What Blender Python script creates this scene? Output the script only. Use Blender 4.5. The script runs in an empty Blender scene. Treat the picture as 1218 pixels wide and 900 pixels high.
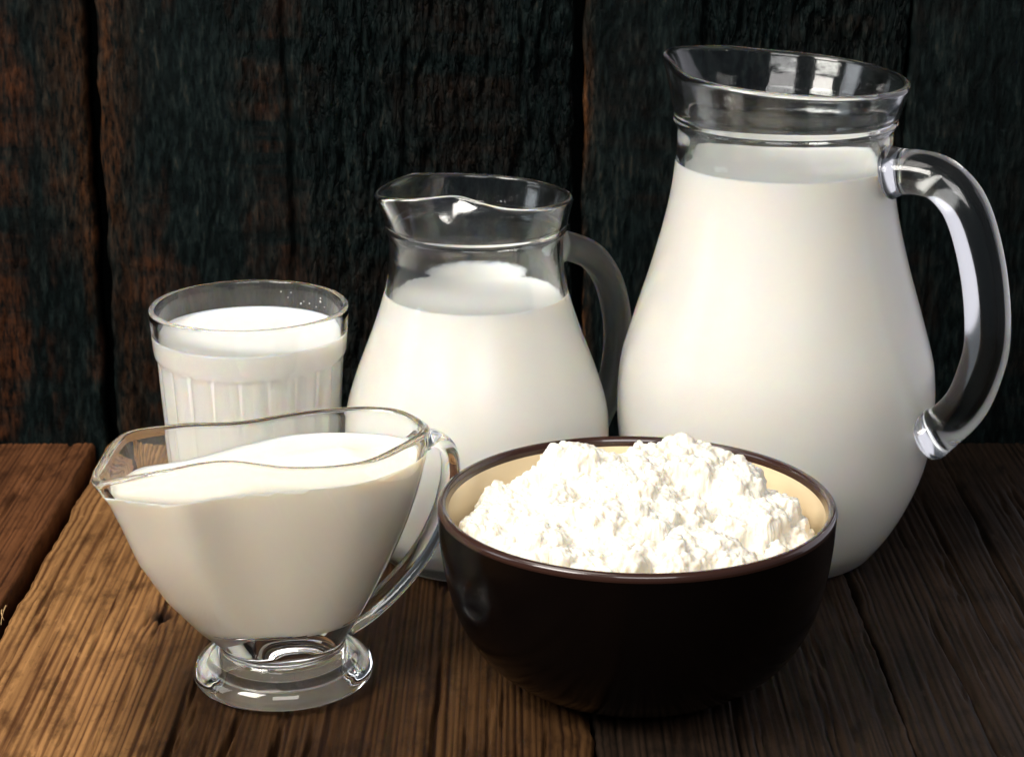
import bpy, bmesh, math, random
import numpy as np
from mathutils import Vector

# ------------------------------------------------------------------ camera, light, exposure
S = bpy.context.scene
COL = S.collection
CAM_H, PITCH, FPX = .345, math.radians(17.2), 2500.0
cd = bpy.data.cameras.new('camera'); cam = bpy.data.objects.new('camera', cd); COL.objects.link(cam)
cam.location = (0, 0, CAM_H); cam.rotation_euler = (math.pi/2 - PITCH, 0, 0)
cd.sensor_width = 36; cd.lens = 36*FPX/1218; cd.clip_start = .01; cd.clip_end = 50
cd.dof.use_dof = True; cd.dof.focus_distance = .80; cd.dof.aperture_fstop = 26
S.camera = cam

W = bpy.data.worlds.new('World'); S.world = W; W.use_nodes = True
W.node_tree.nodes['Background'].inputs[0].default_value = (.62, .68, .80, 1)
W.node_tree.nodes['Background'].inputs[1].default_value = .12

def area(name, loc, target, sx, sy, power, color):
    l = bpy.data.lights.new(name, 'AREA'); l.shape = 'RECTANGLE'; l.size = sx; l.size_y = sy
    l.energy = power; l.color = color
    o = bpy.data.objects.new(name, l); COL.objects.link(o); o.location = loc
    o.rotation_euler = (Vector(target) - Vector(loc)).to_track_quat('-Z', 'Y').to_euler()
    return o
area('key_window', (-.62, .22, .80), (-.02, .80, .08), .45, .45, 14.5, (1, .955, .89))
area('overhead_softbox', (-.40, .66, 1.12), (-.03, .80, .05), .60, .50, 4.5, (1, .955, .89))
area('side_window', (-1.15, .62, .55), (0, .80, .10), .40, .60, 2.5, (.92, .95, 1))
area('handle_fill', (.85, 1.30, .32), (.15, .85, .12), 1.1, .90, 2.4, (.95, .91, 1))  # added unseen lamp panel past the shortened wall, brightens the jug handle
area('front_fill', (.10, -.50, 1.00), (0, .80, .12), .80, .60, 11.5, (1, .97, .95))  # added fill lamp, evens out the fronts of the vessels

S.view_settings.view_transform = 'Standard'; S.view_settings.look = 'None'
S.view_settings.exposure = 0; S.view_settings.gamma = 1; S.view_settings.use_curve_mapping = False
S.render.engine = 'CYCLES'
cy = S.cycles
cy.use_denoising = True; cy.max_bounces = 20; cy.transmission_bounces = 16; cy.glossy_bounces = 8
cy.diffuse_bounces = 5; cy.caustics_refractive = True; cy.caustics_reflective = True
cy.denoising_prefilter = 'ACCURATE'; cy.sample_clamp_indirect = 50; cy.blur_glossy = .3

# ------------------------------------------------------------------ helpers
rng = np.random.RandomState(7)
_tab = rng.rand(256, 256)
def vnoise(x, y, seed=0):
    x = np.asarray(x, float) + seed*17.31; y = np.asarray(y, float) + seed*9.77
    xi = np.floor(x).astype(int); yi = np.floor(y).astype(int)
    fx = x - xi; fy = y - yi; fx = fx*fx*(3-2*fx); fy = fy*fy*(3-2*fy)
    a = _tab[xi & 255, yi & 255]; b = _tab[(xi+1) & 255, yi & 255]
    c = _tab[xi & 255, (yi+1) & 255]; d = _tab[(xi+1) & 255, (yi+1) & 255]
    return (a*(1-fx)+b*fx)*(1-fy) + (c*(1-fx)+d*fx)*fy
def fbm(x, y, seed=0, oct=4):
    v = 0; a = .5; s = 0
    for i in range(oct):
        v = v + a*vnoise(x*2**i, y*2**i, seed+i*3); s += a; a *= .5
    return v/s
def sstep(a, b, x):
    t = np.clip((x-a)/(b-a), 0, 1); return t*t*(3-2*t)

def link(o, parent=None):
    COL.objects.link(o)
    if parent: o.parent = parent
    return o
def mesh_obj(name, verts, faces, mats, parent=None, smooth=True, attrs=None):
    me = bpy.data.meshes.new(name)
    me.from_pydata([tuple(v) for v in verts], [], faces)
    if smooth: me.polygons.foreach_set('use_smooth', [True]*len(me.polygons))
    for m in (mats if isinstance(mats, (list, tuple)) else [mats]): me.materials.append(m)
    if attrs:
        for k, v in attrs.items():
            a = me.attributes.new(k, 'FLOAT', 'POINT'); a.data.foreach_set('value', np.asarray(v, np.float32).ravel())
    me.update()
    return link(bpy.data.objects.new(name, me), parent)
def fix_normals(o):
    bm = bmesh.new(); bm.from_mesh(o.data); bmesh.ops.recalc_face_normals(bm, faces=bm.faces); bm.to_mesh(o.data); bm.free()
def thing(name, loc, label, cat):
    o = bpy.data.objects.new(name, None); o.empty_display_size = .02; COL.objects.link(o); o.location = loc
    o['label'] = label; o['category'] = cat
    return o
def tag(o, label, cat):
    o['label'] = label; o['category'] = cat

def spline(pts, n=8, keep=()):
    """Catmull-Rom through 2-D points; indices in keep are left as corners."""
    p = np.array(pts, float); out = []
    N = len(p)
    for i in range(N-1):
        p0 = p[i-1] if i > 0 and i not in keep else 2*p[i]-p[i+1]
        p3 = p[i+2] if i+2 < N and (i+1) not in keep else 2*p[i+1]-p[i]
        d = np.linalg.norm(p[i+1]-p[i])
        m1 = (p[i+1]-p0)/max(np.linalg.norm(p[i+1]-p[i])+np.linalg.norm(p[i]-p0), 1e-9)*d
        m2 = (p3-p[i])/max(np.linalg.norm(p3-p[i+1])+np.linalg.norm(p[i+1]-p[i]), 1e-9)*d
        for k in range(n):
            s = k/n
            out.append((2*s**3-3*s*s+1)*p[i]+(s**3-2*s*s+s)*m1+(-2*s**3+3*s*s)*p[i+1]+(s**3-s*s)*m2)
    out.append(p[-1])
    return np.array(out)

def revolve(name, prof, mat, parent=None, seg=128, deform=None, closed_ends=True):
    """prof: list of (r, z) running from the axis out and back to the axis."""
    prof = np.array(prof, float)
    rows = [q for q in prof if q[0] > 1e-6]
    th = np.arange(seg)*2*math.pi/seg
    V = []
    for r, z in rows:
        rr = np.full(seg, r); zz = np.full(seg, z)
        if deform: rr, zz = deform(th, rr, zz)
        V.append(np.stack([rr*np.cos(th), rr*np.sin(th), zz], -1))
    V = np.concatenate(V); F = []
    R = len(rows)
    for i in range(R-1):
        for j in range(seg):
            k = (j+1) % seg
            F.append((i*seg+j, i*seg+k, (i+1)*seg+k, (i+1)*seg+j))
    V = list(V)
    if prof[0][0] <= 1e-6:
        V.append((0, 0, prof[0][1])); c = len(V)-1
        F += [(c, (j+1) % seg, j) for j in range(seg)]
    if prof[-1][0] <= 1e-6:
        V.append((0, 0, prof[-1][1])); c = len(V)-1; b = (R-1)*seg
        F += [(c, b+j, b+(j+1) % seg) for j in range(seg)]
    o = mesh_obj(name, V, F, mat, parent); fix_normals(o)
    return o

def tube(name, pts, wid, mat, parent=None, seg=20, plane_n=None):
    """pts Nx3 centreline, wid Nx2 half sizes (in-plane, across)."""
    pts = np.array(pts, float); wid = np.array(wid, float); N = len(pts)
    T = np.gradient(pts, axis=0); T /= np.linalg.norm(T, axis=1)[:, None]
    n = np.array(plane_n, float); V = []; F = []
    for i in range(N):
        a = np.cross(n, T[i]); a /= np.linalg.norm(a)
        for j in range(seg):
            t = 2*math.pi*j/seg
            V.append(pts[i] + a*wid[i, 0]*math.cos(t) + n*wid[i, 1]*math.sin(t))
    for i in range(N-1):
        for j in range(seg):
            k = (j+1) % seg
            F.append((i*seg+j, i*seg+k, (i+1)*seg+k, (i+1)*seg+j))
    F.append(tuple(range(seg))[::-1]); F.append(tuple((N-1)*seg+j for j in range(seg)))
    o = mesh_obj(name, V, F, mat, parent); fix_normals(o)
    return o

# ------------------------------------------------------------------ materials
def mat(name):
    m = bpy.data.materials.new(name); m.use_nodes = True
    nt = m.node_tree; b = nt.nodes['Principled BSDF']
    return m, nt, b
def N(nt, t, **kw):
    n = nt.nodes.new(t)
    for k, v in kw.items(): setattr(n, k, v)
    return n
def setin(n, **kw):
    for k, v in kw.items(): n.inputs[k.replace('_', ' ')].default_value = v
def noise(nt, scale=(1, 1, 1), s=10, detail=4, rough=.55, src=None, loc=(0, 0, 0)):
    tc = N(nt, 'ShaderNodeTexCoord'); mp = N(nt, 'ShaderNodeMapping'); mp.inputs['Scale'].default_value = scale
    mp.inputs['Location'].default_value = loc
    nt.links.new(tc.outputs['Object'], mp.inputs['Vector'])
    n = N(nt, 'ShaderNodeTexNoise'); n.inputs['Scale'].default_value = s; n.inputs['Detail'].default_value = detail
    n.inputs['Roughness'].default_value = rough
    nt.links.new(mp.outputs[0], n.inputs['Vector'])
    return n.outputs['Fac']
def ramp(nt, fac, stops):
    r = N(nt, 'ShaderNodeValToRGB'); e = r.color_ramp.elements
    while len(e) < len(stops): e.new(.5)
    for x, (p, c) in zip(e, stops):
        x.position = p; x.color = (*c, 1) if len(c) == 3 else c
    nt.links.new(fac, r.inputs[0]); return r.outputs[0]
def mix(nt, fac, a, b, mode='MIX'):
    m = N(nt, 'ShaderNodeMix', data_type='RGBA', blend_type=mode)
    for sock, v in ((m.inputs[0], fac), (m.inputs[6], a), (m.inputs[7], b)):
        if hasattr(v, 'links') or hasattr(v, 'is_linked'): nt.links.new(v, sock)
        else: sock.default_value = v if not isinstance(v, tuple) or len(v) != 3 else (*v, 1)
    return m.outputs[2]
def math_(nt, op, a, b=None, c=None):
    m = N(nt, 'ShaderNodeMath', operation=op)
    for i, v in enumerate((a, b, c)):
        if v is None: continue
        if hasattr(v, 'is_linked'): nt.links.new(v, m.inputs[i])
        else: m.inputs[i].default_value = v
    return m.outputs[0]
def bump(nt, b, h, strength=.3, dist=.001):
    n = N(nt, 'ShaderNodeBump'); n.inputs['Strength'].default_value = strength; n.inputs['Distance'].default_value = dist
    nt.links.new(h, n.inputs['Height']); nt.links.new(n.outputs[0], b.inputs['Normal']); return n
def attr(nt, name):
    a = N(nt, 'ShaderNodeAttribute'); a.attribute_name = name; return a.outputs['Fac']

def glass_mat(name, tint=(.955, .984, .986), rough=0.0, wet=None, mist=None):
    m, nt, b = mat(name)
    setin(b, Base_Color=(*tint, 1), Roughness=rough, IOR=1.5); b.inputs['Transmission Weight'].default_value = 1
    if wet:
        v = N(nt, 'ShaderNodeTexVoronoi'); v.feature = 'SMOOTH_F1'; v.inputs['Scale'].default_value = 260
        tc = N(nt, 'ShaderNodeTexCoord'); nt.links.new(tc.outputs['Object'], v.inputs['Vector'])
        h = math_(nt, 'ADD', math_(nt, 'MULTIPLY', noise(nt, s=90, detail=3), .8), math_(nt, 'MULTIPLY', v.outputs['Distance'], -.35))
        bump(nt, b, h, wet, .0008)
    if mist:                                   # condensation film on the cold, filled part
        tc = N(nt, 'ShaderNodeTexCoord'); sx = N(nt, 'ShaderNodeSeparateXYZ'); nt.links.new(tc.outputs['Object'], sx.inputs[0])
        zz = sx.outputs['Z']
        mr = N(nt, 'ShaderNodeMapRange'); nt.links.new(zz, mr.inputs[0])
        setin(mr, From_Min=mist-.001, From_Max=mist+.001, To_Min=.27, To_Max=0.08); mr.interpolation_type = 'SMOOTHSTEP'
        nt.links.new(mr.outputs[0], b.inputs['Roughness'])
    return m
def milk_mat(name, col, scale=.004, rough=.35, nstr=0):
    m, nt, b = mat(name)
    setin(b, Base_Color=(*col, 1), Roughness=rough, IOR=1.35)
    b.inputs['Subsurface Weight'].default_value = 1; b.inputs['Subsurface Radius'].default_value = (1, .78, .5)
    b.inputs['Subsurface Scale'].default_value = scale
    if nstr: bump(nt, b, noise(nt, s=350, detail=5, rough=.65), nstr, .0008)
    return m

M_glass = glass_mat('clear_glass')
M_jug = glass_mat('wet_jug_glass', wet=.12, mist=.1702)
M_jug2 = glass_mat('wet_jug_glass_small', wet=.12, mist=.1150)
M_rod = glass_mat('handle_glass', rough=.13, wet=.04)
M_frost = glass_mat('misted_glass', (.95, .96, .97), .34)
M_milk = milk_mat('milk', (.92, .885, .83))
M_cream = milk_mat('cream', (.90, .82, .70), .003, .4)
M_curd = milk_mat('curd', (.785, .75, .655), .0022, .55, .45)

def wood_table(name, light, dark, stain, offs):
    m, nt, b = mat(name)
    g = attr(nt, 'grain'); tone = attr(nt, 'tone')
    fine = noise(nt, (420, 9, 60), 1, 6, .6, loc=offs)
    patch = noise(nt, (22, 7, 10), 1, 5, .6, loc=offs)
    speck = noise(nt, (1, .5, 1), 260, 3, .7, loc=offs)
    blot = noise(nt, (1, .45, 1), 75, 5, .7, loc=offs)
    f = math_(nt, 'ADD', math_(nt, 'MULTIPLY', g, .55), math_(nt, 'MULTIPLY', fine, .55))
    c = ramp(nt, f, [(.36, dark), (.52, tuple(.5*(a+d) for a, d in zip(light, dark))), (.74, light)])
    c = mix(nt, math_(nt, 'MULTIPLY', ramp(nt, patch, [(.45, (0, 0, 0)), (.72, (1, 1, 1))]), .55), c, stain, 'MIX')
    c = mix(nt, math_(nt, 'MULTIPLY', ramp(nt, blot, [(.50, (0, 0, 0)), (.66, (1, 1, 1))]), .7), c, tuple(.6*x for x in dark))
    c = mix(nt, ramp(nt, blot, [(.28, (.5, .5, .5)), (.40, (0, 0, 0))]), c, tuple(1.15*x+.012 for x in light))
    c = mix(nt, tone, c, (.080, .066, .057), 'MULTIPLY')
    c = mix(nt, ramp(nt, speck, [(.66, (0, 0, 0)), (.76, (.55, .55, .55))]), c, tuple(x*.25 for x in dark))
    nt.links.new(c, b.inputs['Base Color'])
    rr = math_(nt, 'MULTIPLY_ADD', fine, .25, .50); nt.links.new(rr, b.inputs['Roughness'])
    b.inputs['Specular IOR Level'].default_value = .12
    bump(nt, b, math_(nt, 'ADD', fine, math_(nt, 'MULTIPLY', speck, .5)), .5, .0006)
    return m
M_tA = wood_table('table_wood_red', (.150, .058, .022), (.034, .012, .005), (.022, .009, .004), (3, 1, 0))
M_tB = wood_table('table_wood_tan', (.42, .215, .078), (.075, .030, .011), (.12, .05, .02), (0, 0, 0))
M_tC = wood_table('table_wood_brown_shaded', (.026, .015, .009), (.005, .0035, .0022), (.006, .004, .0027), (7, 4, 0))  # dark brown boards, with jug and bowl shadow put into their colour

def wood_wall(name, offs):
    m, nt, b = mat(name)
    g = attr(nt, 'grain'); tone = attr(nt, 'tone')
    fine = noise(nt, (560, 60, 130), 1, 7, .72, loc=offs)
    patch = noise(nt, (16, 10, 5), 1, 5, .65, loc=offs)
    saw = noise(nt, (6, 6, 70), 1, 4, .6, loc=offs); rgh = attr(nt, 'rough')
    c = ramp(nt, math_(nt, 'ADD', math_(nt, 'MULTIPLY', fine, .7), math_(nt, 'MULTIPLY', g, .35)),
             [(.36, (.0004, .0010, .0010)), (.52, (.0020, .0046, .0046)), (.63, (.0070, .0125, .0120)), (.76, (.032, .027, .019))])
    br = math_(nt, 'MULTIPLY', ramp(nt, patch, [(.47, (0, 0, 0)), (.60, (1, 1, 1))]), ramp(nt, saw, [(.40, (0, 0, 0)), (.58, (1, 1, 1))]))
    br = math_(nt, 'MULTIPLY', br, attr(nt, 'worn'))
    br = math_(nt, 'MULTIPLY', br, ramp(nt, fine, [(.38, (0, 0, 0)), (.66, (1, 1, 1))]))
    c = mix(nt, br, c, (.075, .024, .008))
    c = mix(nt, math_(nt, 'MULTIPLY', tone, ramp(nt, fine, [(.40, (0, 0, 0)), (.62, (1, 1, 1))])), c, (.15, .055, .015))
    # charred-looking flakes: stretched cells with fine fissures between them
    tc = N(nt, 'ShaderNodeTexCoord'); mp = N(nt, 'ShaderNodeMapping'); mp.inputs['Scale'].default_value = (330, 100, 70); mp.inputs['Location'].default_value = offs
    nt.links.new(tc.outputs['Object'], mp.inputs[0])
    nz = N(nt, 'ShaderNodeTexNoise'); nz.inputs['Scale'].default_value = .9; nz.inputs['Detail'].default_value = 3; nt.links.new(mp.outputs[0], nz.inputs['Vector'])
    va = N(nt, 'ShaderNodeVectorMath', operation='MULTIPLY_ADD'); nt.links.new(nz.outputs['Color'], va.inputs[0]); va.inputs[1].default_value = (1.6, 1.6, 1.6); nt.links.new(mp.outputs[0], va.inputs[2])
    vo = N(nt, 'ShaderNodeTexVoronoi', feature='DISTANCE_TO_EDGE'); vo.inputs['Scale'].default_value = 1; nt.links.new(va.outputs[0], vo.inputs['Vector'])
    fl = ramp(nt, vo.outputs['Distance'], [(.0, (0, 0, 0)), (.16, (1, 1, 1))])
    nt.links.new(c, b.inputs['Base Color'])
    b.inputs['Roughness'].default_value = .48; b.inputs['Specular IOR Level'].default_value = .06
    hh = math_(nt, 'ADD', math_(nt, 'ADD', fine, math_(nt, 'MULTIPLY', saw, .35)), math_(nt, 'MULTIPLY', fl, math_(nt, 'MULTIPLY', rgh, .8)))
    bump(nt, b, hh, 1.0, .0016)
    return m
M_w = [wood_wall('wall_wood', (0, 0, 0)), wood_wall('wall_wood_b', (5, 2, 8))]

def glaze(name, col, rough, coat=.6):
    m, nt, b = mat(name); setin(b, Base_Color=(*col, 1), Roughness=rough, IOR=1.5)
    b.inputs['Specular IOR Level'].default_value = .35 if coat else .18; b.inputs['Coat Weight'].default_value = coat; b.inputs['Coat Roughness'].default_value = .04
    bump(nt, b, noise(nt, s=45, detail=2), .04, .002)
    return m
M_black = glaze('black_glaze', (.0018, .0010, .0008), .20, 0)
M_rim = glaze('brown_rim_glaze', (.032, .013, .009), .22)
M_lining = glaze('cream_glaze', (.84, .68, .44), .3)

# ------------------------------------------------------------------ table and wall boards
def plank(name, mats, a0, a1, l0, l1, th, kind, place, parent, seed, da, dl, cracks=(), knots=(), tonefn=None, edge=.0016):
    na = int((a1-a0)/da)+1; nl = int((l1-l0)/dl)+1
    A, L = np.meshgrid(np.linspace(a0, a1, na), np.linspace(l0, l1, nl), indexing='ij')
    ew = (vnoise(L*60, L*0, seed)-.5)*.0022 + (vnoise(L*260, L*0, seed+2)-.5)*.0008
    ew2 = (vnoise(L*60, L*0+9, seed)-.5)*.0022 + (vnoise(L*260, L*0+5, seed+2)-.5)*.0008
    fr = (A-a0)/(a1-a0)
    A2 = A + ew*np.clip(1-fr*12, 0, 1) + ew2*np.clip(1-(1-fr)*12, 0, 1)
    if kind == 'table':
        s = A + .008*fbm(A*9, L*1.6, seed, 3) + .0010*fbm(A*40, L*6, seed+5, 3)
        for (ka, kl, kr) in knots:
            q = np.exp(-(((A-ka)/(kr*2.2))**2+((L-kl)/(kr*5))**2)); s = s + q*kr*1.0*np.sign(A-ka)
        ph = s/.0028 + 4.5*fbm(A*48, L*.9, seed+8, 3) + .35*fbm(A*300, L*9, seed+9, 2)
        g = .5+.5*np.sin(2*math.pi*ph); g = 1-(1-g)**1.8
        amp = np.clip(-.25+1.7*fbm(A*26, L*6, seed+11, 4), 0, 1)
        fib = fbm(A*900, L*9, seed+21, 3)
        h = .00034*(g-.6)*amp + .0011*(fib-.5) + .0014*(fbm(A*12, L*5, seed+30, 3)-.5) - .0016*sstep(.66, .80, fbm(A*380, L*24, seed+33, 3))
        g = .7*g+.6*(fib-.25)
        grain = g*amp + .25*(1-amp)
    else:
        s1 = fbm(A*480+3*fbm(A*30, L*12, seed), L*110, seed+1, 4)
        s2 = fbm(A*130+2.5*fbm(A*25, L*14, seed+4), L*18, seed+2, 4)
        rough = sstep(.36, .58, fbm(A*13, L*3.0, seed+9, 3))*sstep(-.19, -.12, A)
        saw = vnoise(A*5+.4*np.sin(L*9), L*75, seed+6)
        h = (.0024*(s1-.5)+.0036*(s2-.5))*(.30+1.1*rough) + .0005*(saw-.5)*(1-rough)
        rid = 1-np.abs(2*fbm(A*95+1.6*fbm(A*40, L*30, seed+14), L*11, seed+15, 4)-1)
        rid2 = 1-np.abs(2*fbm(A*210+2*fbm(A*60, L*40, seed+16), L*34, seed+17, 3)-1)
        h -= (.0042*rid**14+.0018*rid2**10)*(.25+.9*rough)
        h -= .0030*sstep(.62, .76, s2)*rough
        grain = np.clip(.3+.9*(s1-.3)+.5*(s2-.5), 0, 1)
    tone = np.zeros_like(A) if tonefn is None else tonefn(A, L)
    for (ca, c0, c1, w, dep, sl) in cracks:
        cl = ca + sl*(L-c0) + .0035*(fbm(L*22, L*0+ca*50, seed+40, 3)-.5)
        ends = sstep(c0-.004, c0+.03, L)*(1-sstep(c1-.03, c1+.004, L))
        h = h - dep*ends*np.exp(-((A-cl)/(w*(.4+.9*ends)))**2)
    for (ka, kl, kr) in knots:
        q = ((A-ka)/kr)**2+((L-kl)/(kr*1.5))**2 + 1.2*(fbm(A*500, L*300, seed+50, 2)-.5)
        h = h - .0034*np.exp(-q*1.2); tone = np.maximum(tone, 1.5*np.exp(-q*.8))
        grain = grain*(1-np.exp(-q*.7))
    e = np.minimum(A-a0, a1-A)
    h = h - edge*np.clip(1-e/edge, 0, 1)**2
    n = na*nl
    V = [place(A2, L, h), ]
    top = np.stack(V[0], -1).reshape(-1, 3)
    bot = np.stack(place(A2, L, np.full_like(h, -th)), -1).reshape(-1, 3)
    idx = np.arange(n).reshape(na, nl)
    F = np.stack([idx[:-1, :-1], idx[1:, :-1], idx[1:, 1:], idx[:-1, 1:]], -1).reshape(-1, 4).tolist()
    loop = list(idx[:, 0]) + list(idx[-1, 1:]) + list(idx[-2::-1, -1]) + list(idx[0, -2:0:-1])
    VB = [bot[i] for i in loop]; m = len(loop)
    for k in range(m):
        F.append((int(loop[(k+1) % m]), int(loop[k]), n+k, n+(k+1) % m))
    F.append(tuple(n+k for k in range(m))[::-1])
    if kind == 'table': rough = np.zeros_like(A)
    worn = .16+.84*sstep(-.085, -.165, A)
    at = {'worn': np.concatenate([worn.ravel(), [worn.ravel()[i] for i in loop]]), 'rough': np.concatenate([rough.ravel(), [rough.ravel()[i] for i in loop]]), 'grain': np.concatenate([grain.ravel(), [grain.ravel()[i] for i in loop]]),
          'tone': np.concatenate([np.clip(tone, 0, 1).ravel(), [float(np.clip(tone, 0, 1).ravel()[i]) for i in loop]])}
    o = mesh_obj(name, np.concatenate([top, np.array(VB)]), F, mats, parent, True, at)
    return o

table = bpy.data.objects.new('table_top', None); COL.objects.link(table); table['kind'] = 'structure'
wall = bpy.data.objects.new('back_wall', None); COL.objects.link(wall); wall['kind'] = 'structure'
WALL_Y = 1.003
tp = lambda A, L, h: (A, L, h)
wp = lambda A, L, h: (A, WALL_Y - h, L)
def tone_tan_shade(A, L):  # browner wood right of the edge, deepened with painted shade
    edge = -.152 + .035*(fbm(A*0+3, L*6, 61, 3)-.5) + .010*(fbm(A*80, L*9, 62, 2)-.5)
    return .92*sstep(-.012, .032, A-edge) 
PL = [  # a0, a1, material, step, seed, cracks, knots, tone
    (-.56, -.392, M_tA, .0016, 3, (), (), None),
    (-.388, -.2105, M_tA, .0010, 11, ((-.30, .6, .98, .0006, .002, .02),), (), None),
    (-.2035, .0285, M_tB, .00062, 23, ((-.1235, .55, .80, .0006, .003, .02), (-.109, .52, .715, .0008, .004, .05), (-.0895, .50, .70, .0009, .005, .03),
        (-.075, .52, .70, .0006, .003, .02), (-.03, .50, .76, .0006, .003, .01), (-.16, .80, .97, .0005, .002, .0)),
        ((-.1425, .790, .0033),), tone_tan_shade),
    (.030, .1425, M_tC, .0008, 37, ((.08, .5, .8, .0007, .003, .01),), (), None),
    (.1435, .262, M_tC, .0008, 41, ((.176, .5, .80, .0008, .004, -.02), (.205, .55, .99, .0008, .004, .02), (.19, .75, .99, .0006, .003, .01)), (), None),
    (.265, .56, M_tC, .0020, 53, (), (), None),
]
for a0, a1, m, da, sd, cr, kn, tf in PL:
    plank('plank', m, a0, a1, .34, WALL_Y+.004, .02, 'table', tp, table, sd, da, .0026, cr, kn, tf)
def tone_edge(a, w, amt, seed):
    return lambda A, L: amt*np.exp(-np.abs(A-a)/w)*sstep(.36, .66, fbm(A*60, L*13, seed, 3))
WL = [
    (-.56, -.365, .0030, 5, (), None), (-.362, -.2045, .0009, 13, (), tone_edge(-.2045, .016, .30, 71)),
    (-.1985, .0295, .0008, 29, ((-.105, .02, .30, .0016, .005, -.02), (-.055, .05, .28, .0013, .004, .03), (.005, .02, .3, .0010, .003, .0)), tone_edge(-.1985, .010, .40, 72)),
    (.0345, .189, .0008, 31, ((.09, .03, .3, .0010, .004, .01),), tone_edge(.0345, .0022, .9, 73)),
    (.1900, .288, .0009, 43, (), None),
]
ub = bmesh.new(); bmesh.ops.create_cube(ub, size=1); me = bpy.data.meshes.new('gap_backing_sheet'); ub.to_mesh(me); ub.free(); me.materials.append(M_w[0])  # sheet added behind the wall so its gaps stay dark
bk = link(bpy.data.objects.new('gap_backing_sheet', me), wall); bk.scale = (.84, .02, .53); bk.location = (-.137, WALL_Y+.034, .235)
uf = link(bpy.data.objects.new('gap_under_sheet', me), table); uf.scale = (1.12, .66, .02); uf.location = (0, .67, -.034)  # same sheet added under the table, keeps background light out of the gaps
for i, (a0, a1, da, sd, cr, tf) in enumerate(WL):
    plank('plank', M_w[i % 2], a0, a1, -.03, .50, .02, 'wall', wp, wall, sd, da, .0017, cr, (), tf, .0025)

M_straw, nt_, b_ = mat('splintered_wood'); setin(b_, Base_Color=(.42, .27, .12, 1), Roughness=.7)
for i, (x0, y0, dx, dy, hz) in enumerate(((-.2085, .800, .0030, -.020, .003), (-.2090, .792, .0040, -.010, .004))):
    u = np.linspace(0, 1, 9); P3 = np.stack([x0+dx*u, y0+dy*u+.002*np.sin(5*u+i), -.001+hz*np.sin(2.6*u)], -1)
    tube('splinter', P3, np.stack([.00045*(1-.8*u), .0003*(1-.8*u)], -1), M_straw, table, 6, (0, 0, 1))

# ------------------------------------------------------------------ jugs
def unproject_plane(px, py, ax, ay, th):
    """image point -> (radial distance, height) in the vertical plane through a jug's axis at azimuth th"""
    x = (px-609)/FPX; y = -(py-450)/FPX
    d = np.array([x, math.cos(PITCH)+y*math.sin(PITCH), -math.sin(PITCH)+y*math.cos(PITCH)])
    nrm = np.array([-math.sin(th), math.cos(th), 0]); o = np.array([0, 0, CAM_H]); c = np.array([ax, ay, 0])
    t = np.dot(c-o, nrm)/np.dot(d, nrm); q = o+t*d
    return math.cos(th)*(q[0]-ax)+math.sin(th)*(q[1]-ay), q[2]

def make_jug(name, label, loc, outer, inner, ztop, zring, spout, lip, handle_px, hth, half, gmat, hmat, level, milk_label):
    t = thing(name, (loc[0], loc[1], 0.0015), label, 'jug')
    def deform(th, r, z):
        k = np.clip((z-zring)/(ztop-zring), 0, 1)
        d = (th-spout+math.pi) % (2*math.pi)-math.pi
        dr = lip['out']*np.exp(-(d/lip['w'])**2) - lip['pinch']*np.exp(-((np.abs(d)-lip['pa'])/lip['pw'])**2)
        dz = lip['pz']*np.exp(-((np.abs(d)-lip['pa'])/lip['pw'])**2) + lip['tilt']*np.cos(d) + lip['lift']*np.exp(-(d/.55)**2)
        return r + dr*k**1.4, z + dz*k
    o_s = spline(outer, 8); i_s = spline(inner, 8)
    ro, zo = o_s[-1]; ri, zi = i_s[0]
    lipc = [((ro+ri)/2+(ro-ri)/2*math.cos(a), (zo+zi)/2+(zo-zi)/2*math.cos(a)+(ro-ri)*.55*math.sin(a)) for a in np.linspace(0, math.pi, 9)[1:-1]]
    prof = np.concatenate([o_s, lipc, i_s])
    revolve('body', prof, gmat, t, 144, deform)
    pts = []; 
    for px, py in handle_px:
        s, z = unproject_plane(px, py, loc[0], loc[1], hth); pts.append((s, z-.0015))
    c = spline(pts, 9); zo_, ro_ = o_s[8:, 1], o_s[8:, 0]
    c = np.array([q for q in c if q[0] > np.interp(q[1], zo_[12:], ro_[12:])+.0003]); n = len(c)
    P3 = np.stack([c[:, 0]*math.cos(hth), c[:, 0]*math.sin(hth), c[:, 1]], -1)
    u = np.linspace(0, 1, n)
    fl = 1+.25*np.exp(-(u/.05)**2)+.22*np.exp(-((1-u)/.06)**2)
    fl[0] *= .80; fl[1] *= .95; fl[-1] *= .80; fl[-2] *= .95
    tube('handle', P3, np.stack([half*fl, half*1.12*fl], -1), hmat, t, 28, (-math.sin(hth), math.cos(hth), 0))
    # milk
    pr = i_s[::-1]; k = np.argmax(pr[:, 1] > level)
    rl = np.interp(level, pr[:k+1, 1], pr[:k+1, 0])
    mp = [(0, pr[0, 1]-.0002)] + [(r+.0002, z-.0002*(z < .01)) for r, z in pr[1:k]] + [(rl+.0002, level), (rl-.0006, level-.0006), (rl-.002, level-.0009), (rl*.5, level-.001), (0, level-.001)]
    mk = revolve('milk', mp, M_milk, None, 128); mk.location = (loc[0], loc[1], .0015)
    tag(mk, milk_label, 'milk')
    return t

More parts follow.
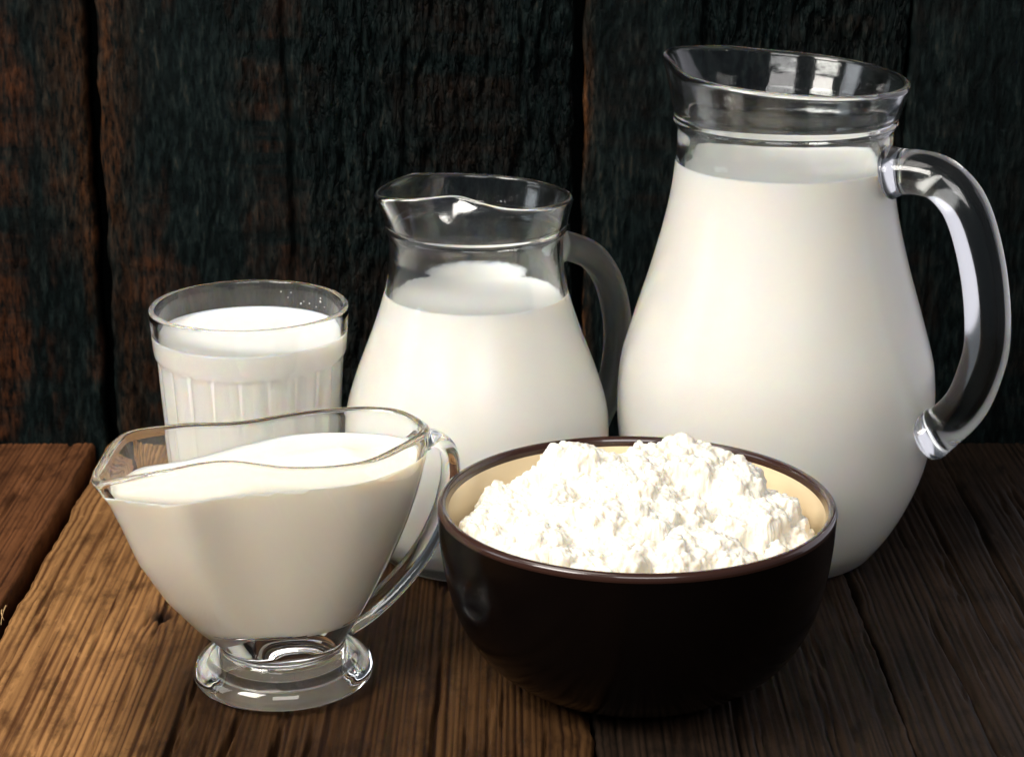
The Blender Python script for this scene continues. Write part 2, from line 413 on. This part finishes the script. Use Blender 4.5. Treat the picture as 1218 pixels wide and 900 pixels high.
big_out = [(0, .002), (.030, .002), (.036, .0012), (.040, 0), (.0435, .0012), (.0468, .005), (.053, .014), (.0593, .0265), (.0645, .041), (.0670, .055), (.0676, .069), (.0672, .078), (.0660, .0875), (.061, .105), (.0531, .1307), (.0473, .1541), (.0448, .1728), (.0443, .183), (.0447, .1868), (.0456, .1875), (.0462, .1888), (.0459, .1905), (.0462, .1922), (.0470, .1945), (.0484, .2000), (.0503, .2070)]
big_in = [(.0468, .2070), (.0450, .2000), (.0433, .1945), (.0418, .188), (.0406, .178), (.0411, .1728), (.0436, .1541), (.0494, .1307), (.0572, .105), (.0624, .0875), (.0638, .069), (.0631, .055), (.0605, .041), (.0553, .0275), (.0485, .0160), (.0425, .0095), (.034, .0068), (.018, .0062), (0, .006)]
HB = math.radians(-31)
make_jug('glass_jug', 'large glass jug of milk with clear handle, tallest vessel, behind the brown bowl', (.1128, .860), big_out, big_in, .207, .190,
         math.radians(152), dict(out=.0035, w=.30, pinch=.0012, pa=.62, pw=.26, pz=.0010, tilt=.0034, lift=.0026),
         [(1043, 208), (1062, 205), (1090, 205), (1120, 214), (1146, 242), (1163, 290), (1173, 350), (1174, 408), (1164, 448), (1148, 482), (1124, 506), (1100, 519), (1066, 525)],
         HB, .0091, M_jug, M_rod, .1712, 'white milk filling the large glass jug up to its neck')
med_out = [(0, .002), (.028, .002), (.034, .0012), (.038, 0), (.0418, .0012), (.0445, .0055), (.0492, .015), (.0535, .028), (.0558, .042), (.0566, .0548), (.0556, .0666), (.0513, .0813), (.0437, .1014), (.0387, .1173), (.0367, .1301), (.0365, .1385), (.0369, .1420), (.0377, .1428), (.0382, .1442), (.0380, .1456), (.0384, .1475), (.0405, .1580)]
med_in = [(.0378, .1580), (.0358, .1475), (.0348, .142), (.0338, .1340), (.0338, .1301), (.0357, .1173), (.0406, .1014), (.0480, .0813), (.0523, .0666), (.0534, .0548), (.0526, .042), (.0500, .028), (.0445, .0150), (.038, .0092), (.030, .0068), (.015, .006), (0, .006)]
make_jug('glass_jug', 'smaller glass jug of milk with misted grey handle, between tumbler and large jug', (-.0150, .858), med_out, med_in, .158, .146,
         math.radians(205), dict(out=.0040, w=.36, pinch=.0085, pa=.90, pw=.47, pz=.0032, tilt=.0020, lift=.0000),
         [(664, 292), (680, 294), (704, 305), (722, 330), (732, 365), (735, 400), (732, 435), (724, 465), (714, 487), (702, 503)],
         math.radians(27), .0062, M_jug2, M_frost, .1160, 'white milk in the smaller glass jug below its clear neck')

# ------------------------------------------------------------------ tumbler
GX, GY = -.1125, .868
def flutes(th, r, z):
    k = sstep(.0865, .0840, z)*sstep(.006, .012, z)
    f = np.abs(np.sin(10*th))
    return r - .0019*k*(1-f**1.0), z
g_out = [(0, .003), (.024, .003), (.028, .001), (.0305, 0), (.0325, .001), (.0338, .004), (.0345, .012), (.0365, .035), (.0384, .060), (.0398, .083), (.0400, .0850), (.0406, .0866), (.0411, .0880), (.0417, .094), (.0425, .1068)]
g_in = [(.0401, .1068), (.0394, .098), (.0386, .088), (.0378, .080), (.0345, .035), (.0322, .014), (.029, .0095), (.02, .008), (0, .008)]
tum = thing('glass_tumbler', (GX, GY, .0015), 'fluted glass tumbler full of milk standing behind the sauce boat', 'glass')
o_s = spline(g_out, 8); i_s = spline(g_in, 8)
lipc = [((.0425+.0401)/2+.0012*math.cos(a), .1068+.0013*math.sin(a)) for a in np.linspace(0, math.pi, 9)[1:-1]]
revolve('body', np.concatenate([o_s, lipc, i_s]), M_glass, tum, 240, flutes)
pr = i_s[::-1]; lv = .0965; k = np.argmax(pr[:, 1] > lv); rl = np.interp(lv, pr[:k+1, 1], pr[:k+1, 0])
mk = revolve('milk', [(0, pr[0, 1]-.0002)]+[(r+.0002, z-.0002*(z < .012)) for r, z in pr[1:k]]+[(rl+.0002, lv), (rl-.0006, lv-.0006), (rl-.002, lv-.0009), (rl*.5, lv-.001), (0, lv-.001)], M_milk, None, 128)
mk.location = (GX, GY, .0015); tag(mk, 'white milk filling the fluted tumbler almost to the rim', 'milk')

for i in range(11):                            # tiny splashes left on the inside of the far wall
    a = math.radians(random.Random(i).uniform(35, 78)); z = random.Random(i+50).uniform(.0985, .1035); q = random.Random(i+90).uniform(.00015, .0004)
    ri = np.interp(z, pr[:, 1], pr[:, 0])
    bmd = bmesh.new(); bmesh.ops.create_icosphere(bmd, subdivisions=2, radius=q); md = bpy.data.meshes.new('splash_drop'); bmd.to_mesh(md); bmd.free(); md.materials.append(M_milk)
    md.polygons.foreach_set('use_smooth', [True]*len(md.polygons))
    dp = link(bpy.data.objects.new('splash_drop', md), tum); dp.location = ((ri-.0001)*math.cos(a), (ri-.0001)*math.sin(a), z); dp.scale = (1, 1, 1.25)

# ------------------------------------------------------------------ sauce boat
BX, BY, BPHI, BL = -.0867, .7295, 3.6207, .0643
boat = thing('sauce_boat', (BX, BY, .0015), 'footed glass sauce boat of cream with wavy rim and spout at left', 'sauce boat')
NT = 160
T = np.linspace(0, 2*math.pi, NT, endpoint=False)
TH = np.where(T <= math.pi, T, 2*math.pi-T); SG = np.where(T <= math.pi, 1, -1)
tk = np.linspace(0, math.pi, 9)
wk = np.array([0, .0108, .0241, .0246, .0306, .0336, .0259, .0147, 0]); zk = np.array([.0890, .0920, .0974, .0976, .0930, .0920, .0933, .0937, .0926])-.0015
def cub(v, x, odd=False):
    m = np.gradient(v, tk)
    if not odd: m[0] = m[-1] = 0
    else: m[0] = v[1]/tk[1]*1.25; m[-1] = -v[-2]/tk[1]*1.2
    i = np.clip(np.searchsorted(tk, x)-1, 0, 7); h = tk[1]; s = (x-tk[i])/h
    return (2*s**3-3*s*s+1)*v[i]+(s**3-2*s*s+s)*h*m[i]+(-2*s**3+3*s*s)*v[i+1]+(s**3-s*s)*h*m[i+1]
eu = np.array([math.cos(BPHI), math.sin(BPHI)]); en = np.array([-eu[1], eu[0]])
DU = .0044
RU = BL*np.cos(TH)+DU; RV = SG*cub(wk, TH, True); RZ = cub(zk, TH)
NR, ZN = .0236, .0156
CU, CV = NR*np.cos(TH), SG*NR*np.sin(TH)
fs = np.linspace(0, 1, 44)
sp = (.5+.5*np.cos(TH))                       # 1 at the spout, 0 at the handle end
gx = [0, .12, .32, .54, .765, .89, 1]
rows = []
for f in fs:
    g_sp = np.interp(f, gx, [0, .20, .46, .665, .80, .885, 1])
    g_re = 1-(1-f)**1.85
    g_re = .8*g_re+.2*f
    g_si = .85*(1-(1-f)**2.1)+.15*f
    side = np.sin(TH)**2
    g = g_si*side + (1-side)*(g_sp*sp+g_re*(1-sp))
    u = CU+(RU-CU)*g; v = CV+(RV-CV)*g
    z = ZN+(RZ-ZN)*f
    rows.append(np.stack([u, v, z], -1))
G = np.array(rows)                            # rows x NT x 3
dT = np.roll(G, -1, 1)-np.roll(G, 1, 1); dR = np.gradient(G, axis=0)
Nn = np.cross(dT, dR); Nn /= np.linalg.norm(Nn, axis=2)[..., None]
cen = G.mean(1, keepdims=True)
sgn = np.sign((Nn*(G-cen)).sum(2).mean()); Nn *= sgn
TK = .0036
IN = G - Nn*TK
# keep inner surface tidy near the tip and low part
foot = spline([(0, .003), (.018, .003), (.026, .0012), (.030, 0), (.0328, .0007), (.0340, .0030), (.0337, .0052), (.0322, .0074), (.0296, .0092), (.0266, .0106), (.0243, .0120), (.0232, .0133), (.0235, .0143), (.0238, .0148), (.0236, .0156)], 5)
V = []; F = []
def addrow(P): 
    V.extend(P.tolist()); return len(V)//NT-1
rid = []
for r, z in foot[1:-1]:
    rid.append(addrow(np.stack([r*np.cos(TH), SG*r*np.sin(TH), np.full(NT, z)], -1)))
for i in range(len(fs)): rid.append(addrow(G[i]))
top, itop = G[-1], IN[-1]
mid = (top+itop)/2; hv = (top-itop)/2
up = dR[-1]/np.linalg.norm(dR[-1], axis=1)[:, None]
for a in np.linspace(0, math.pi, 8)[1:-1]:
    rid.append(addrow(mid+hv*math.cos(a)+up*TK*.5*math.sin(a)))
zin = ZN+.0045
first = 5
for i in range(len(fs)-1, first-1, -1): rid.append(addrow(IN[i]))
inner_rows = [IN[i] for i in range(first, len(fs))]
base = IN[first]; bc = base.mean(0); bc = bc*[1, 1, 0]+[0, 0, base[:, 2].mean()-.0032]
low = []
for q in (.85, .62, .36, .14):
    zz = bc[2]+(base[:, 2]-bc[2])*q**2
    row = np.stack([bc[0]+(base[:, 0]-bc[0])*q, bc[1]+(base[:, 1]-bc[1])*q, zz], -1); low.append(row)
    rid.append(addrow(row))
for a, b in zip(rid[:-1], rid[1:]):
    for j in range(NT):
        k = (j+1) % NT; F.append((a*NT+j, a*NT+k, b*NT+k, b*NT+j))
V.append((0, 0, foot[0][1])); V.append(tuple(bc))
F += [(len(V)-2, (j+1) % NT, j) for j in range(NT)]
e = rid[-1]*NT; F += [(len(V)-1, e+j, e+(j+1) % NT) for j in range(NT)]
def b2w(P):
    P = np.asarray(P, float)
    return np.stack([P[..., 0]*eu[0]+P[..., 1]*en[0], P[..., 0]*eu[1]+P[..., 1]*en[1], P[..., 2]], -1)
body = mesh_obj('body', b2w(V), F, M_glass, boat); fix_normals(body)
# handle: a loop at the end away from the spout
hp = spline([(-.0585, .0815), (-.0630, .0842), (-.0690, .0845), (-.0740, .0800), (-.0752, .0720), (-.0725, .0600), (-.0665, .0480), (-.0580, .0370), (-.0460, .0265), (-.0350, .0195), (-.0255, .0155)], 7)
hp[:, 0] += DU*np.clip((hp[:, 1]-.015)/.06, 0, 1)
hu = np.linspace(0, 1, len(hp))
tube('handle', b2w(np.stack([hp[:, 0], 0*hu, hp[:, 1]], -1)), np.stack([.0040-.0010*np.sin(math.pi*hu)+.001*np.exp(-(hu/.08)**2), .0058+.0010*hu], -1), M_glass, boat, 24, (en[0], en[1], 0))
# cream
LV = .0842
cols = np.array(low[::-1]+inner_rows)         # rows from bottom up
CN = np.zeros((len(cols), NT, 3)); CN[len(low):] = Nn[first:]
cols = cols + CN*.0002; cols[:len(low), :, 2] -= .0002
K = 40; side = np.zeros((K, NT, 3))
for j in range(NT):
    c = cols[:, j]; z = c[:, 2]
    top_i = np.argmax(z > LV) if (z > LV).any() else len(z)
    if top_i < len(z):
        s = (LV-z[top_i-1])/(z[top_i]-z[top_i-1]); c = np.concatenate([c[:top_i], [c[top_i-1]+(c[top_i]-c[top_i-1])*s]])
    q = np.linspace(0, len(c)-1, K)
    for a in range(3): side[:, j, a] = np.interp(q, np.arange(len(c)), c[:, a])
V = [r for r in side.reshape(-1, 3)]; F = []
rim = side[-1]; c0 = rim.mean(0)
nrow = K
for q in (.985, .96, .92, .86, .78, .7, .6, .5, .4, .3, .2, .1):
    P = c0+(rim-c0)*q
    d = .0009*(1-np.exp(-(1-q)/.02))
    P[:, 2] = P[:, 2]*q+LV*(1-q) - d
    P[:, 2] += .0012*(fbm(P[:, 0]*110+5, P[:, 1]*110+5, 81, 3)-.5)*min(1, (1-q)*8)
    P[:, 2] += .0032*np.exp(-(((P[:, 0]+.026)/.006)**2+((P[:, 1]+.001)/.007)**2)) + .0012*np.exp(-(((P[:, 0]+.014)/.010)**2+((P[:, 1]+.006)/.006)**2))
    V.extend(P); nrow += 1
for a in range(nrow-1):
    for j in range(NT):
        k = (j+1) % NT; F.append((a*NT+j, a*NT+k, (a+1)*NT+k, (a+1)*NT+j))
V.append((*c0[:2], LV-.0009)); e = (nrow-1)*NT; F += [(len(V)-1, e+j, e+(j+1) % NT) for j in range(NT)]
V.append(side[0].mean(0)); F += [(len(V)-1, (j+1) % NT, j) for j in range(NT)]
cr = mesh_obj('cream', b2w(np.array(V)), F, M_cream); fix_normals(cr); cr.location = (BX, BY, .0015)
tag(cr, 'thick off-white cream filling the glass sauce boat', 'cream')

# ------------------------------------------------------------------ bowl
OX, OY = .0458, .727
BS, BZ = .0735/.0747, .0720/.0672
bowl = thing('ceramic_bowl', (OX, OY, .0015), 'dark brown glazed bowl with cream lining holding cottage cheese', 'bowl')
b_out = spline([(0, .003), (.024, .003), (.030, .001), (.034, 0), (.0375, .001), (.041, .003), (.050, .0075), (.0595, .0150), (.0672, .0265), (.0716, .040), (.0738, .053), (.0746, .0645)], 6)*[BS, BZ]
b_rim = spline([(.0746, .0645), (.0747, .0654), (.0743, .0665), (.0732, .0672), (.0718, .0670), (.0709, .0658), (.0705, .0640)], 6)*[BS, BZ]
b_in = spline([(.0705, .0640), (.0700, .056), (.0682, .042), (.0635, .028), (.055, .0170), (.042, .0095), (.02, .0065), (0, .006)], 6)*[BS, BZ]
revolve('body', b_out, M_black, bowl, 128)
revolve('rim', b_rim, M_rim, bowl, 128)
ln = revolve('lining', b_in, M_lining, bowl, 128)
ln.data.flip_normals()

# cottage cheese: curd lumps of three sizes piled on a heap, then crumbled by displacement
random.seed(5)
CG = 330; ext = .0685
gx_, gy_ = np.meshgrid(np.linspace(-ext, ext, CG), np.linspace(-ext, ext, CG), indexing='ij')
rr_ = np.hypot(gx_, gy_)
def mound(x, y):
    z = .0680 + .0170*np.exp(-((x-.003)/.030)**2-((y-.022)/.026)**2) + .0035*np.exp(-((x+.036)/.020)**2-((y-.010)/.026)**2) + .0085*np.exp(-((x-.040)/.018)**2-((y-.012)/.026)**2)
    z = z + .0035*np.exp(-((x-.010)/.05)**2-((y+.03)/.02)**2) + .008*(vnoise(x*45+8, y*45+3, 90)-.5)
    return z - .012*np.clip((np.hypot(x, y)-.059)/.011, 0, 2)**2
HF = mound(gx_, gy_) - .008
def stamp(x, y, R, sq, lift):
    k = int(R/(2*ext)*(CG-1))+2
    ci = int((x+ext)/(2*ext)*(CG-1)); cj = int((y+ext)/(2*ext)*(CG-1))
    a0, a1, b0, b1 = max(0, ci-k), min(CG, ci+k+1), max(0, cj-k), min(CG, cj+k+1)
    if a1 <= a0 or b1 <= b0: return
    X, Y = gx_[a0:a1, b0:b1]-x, gy_[a0:a1, b0:b1]-y
    wob = 1+.45*(vnoise(X*260/max(R*200, .5)+x*911, Y*260/max(R*200, .5)+y*733, 93)-.5)
    d2 = (X*X+Y*Y)/(R*R)*wob
    top = BASE[min(max(ci, 0), CG-1), min(max(cj, 0), CG-1)] - R*sq + lift*R + R*sq*np.sqrt(np.clip(1-d2, 0, 1))
    HF[a0:a1, b0:b1] = np.where(d2 < 1, np.maximum(HF[a0:a1, b0:b1], top), HF[a0:a1, b0:b1])
def blur(Z, k):
    for ax in (0, 1):
        P = np.concatenate([np.repeat(Z.take([0], ax), k, ax), Z, np.repeat(Z.take([-1], ax), k+1, ax)], ax)
        c = np.cumsum(P, ax); n = Z.shape[ax]
        Z = (c.take(range(2*k+1, 2*k+1+n), ax)-c.take(range(0, n), ax))/(2*k+1)
    return Z
for cnt, r0, r1, lim, lf, kb in ((46, .007, .0135, .054, .92, 30), (150, .0030, .0060, .0605, .70, 7), (900, .0012, .0024, .0655, .42, 2), (1800, .0006, .0011, .0662, .5, 1)):
    BASE = blur(HF, kb)
    for i in range(cnt):
        a = random.uniform(0, 2*math.pi); r = lim*math.sqrt(random.random())
        stamp(r*math.cos(a), r*math.sin(a), random.uniform(r0, r1), random.uniform(.75, 1.0), lf*random.uniform(.5, 1.25))
HF = blur(HF, 1)
keep = rr_ <= .0665
idm = -np.ones((CG, CG), int); idm[keep] = np.arange(keep.sum())
VV = np.stack([gx_[keep], gy_[keep], HF[keep]], -1)
q = np.stack([idm[:-1, :-1], idm[1:, :-1], idm[1:, 1:], idm[:-1, 1:]], -1).reshape(-1, 4)
FF = q[(q >= 0).all(1)].tolist()
cc = mesh_obj('cottage_cheese', VV, FF, M_curd); cc.location = (OX, OY, .0015)
tag(cc, 'white crumbly cottage cheese heaped in the dark bowl', 'cottage cheese')
bm = bmesh.new(); bm.from_mesh(cc.data)           # close the heap with a skirt and a floor inside the bowl
ed = [e for e in bm.edges if e.is_boundary]
ex = bmesh.ops.extrude_edge_only(bm, edges=ed)['geom']
for v in [g for g in ex if isinstance(g, bmesh.types.BMVert)]:
    v.co.x *= .90; v.co.y *= .90; v.co.z = .038
bmesh.ops.holes_fill(bm, edges=[e for e in bm.edges if e.is_boundary], sides=0)
bmesh.ops.recalc_face_normals(bm, faces=bm.faces)
for f in bm.faces: f.smooth = True
bm.to_mesh(cc.data); bm.free()
for nm, sz, st in (('lumpy', .0055, .0048), ('crumbly', .0018, .0019)):
    tx = bpy.data.textures.new(nm, 'CLOUDS'); tx.noise_scale = sz; tx.noise_depth = 3
    dm = cc.modifiers.new(nm, 'DISPLACE'); dm.texture = tx; dm.strength = st; dm.mid_level = .5; dm.texture_coords = 'LOCAL'
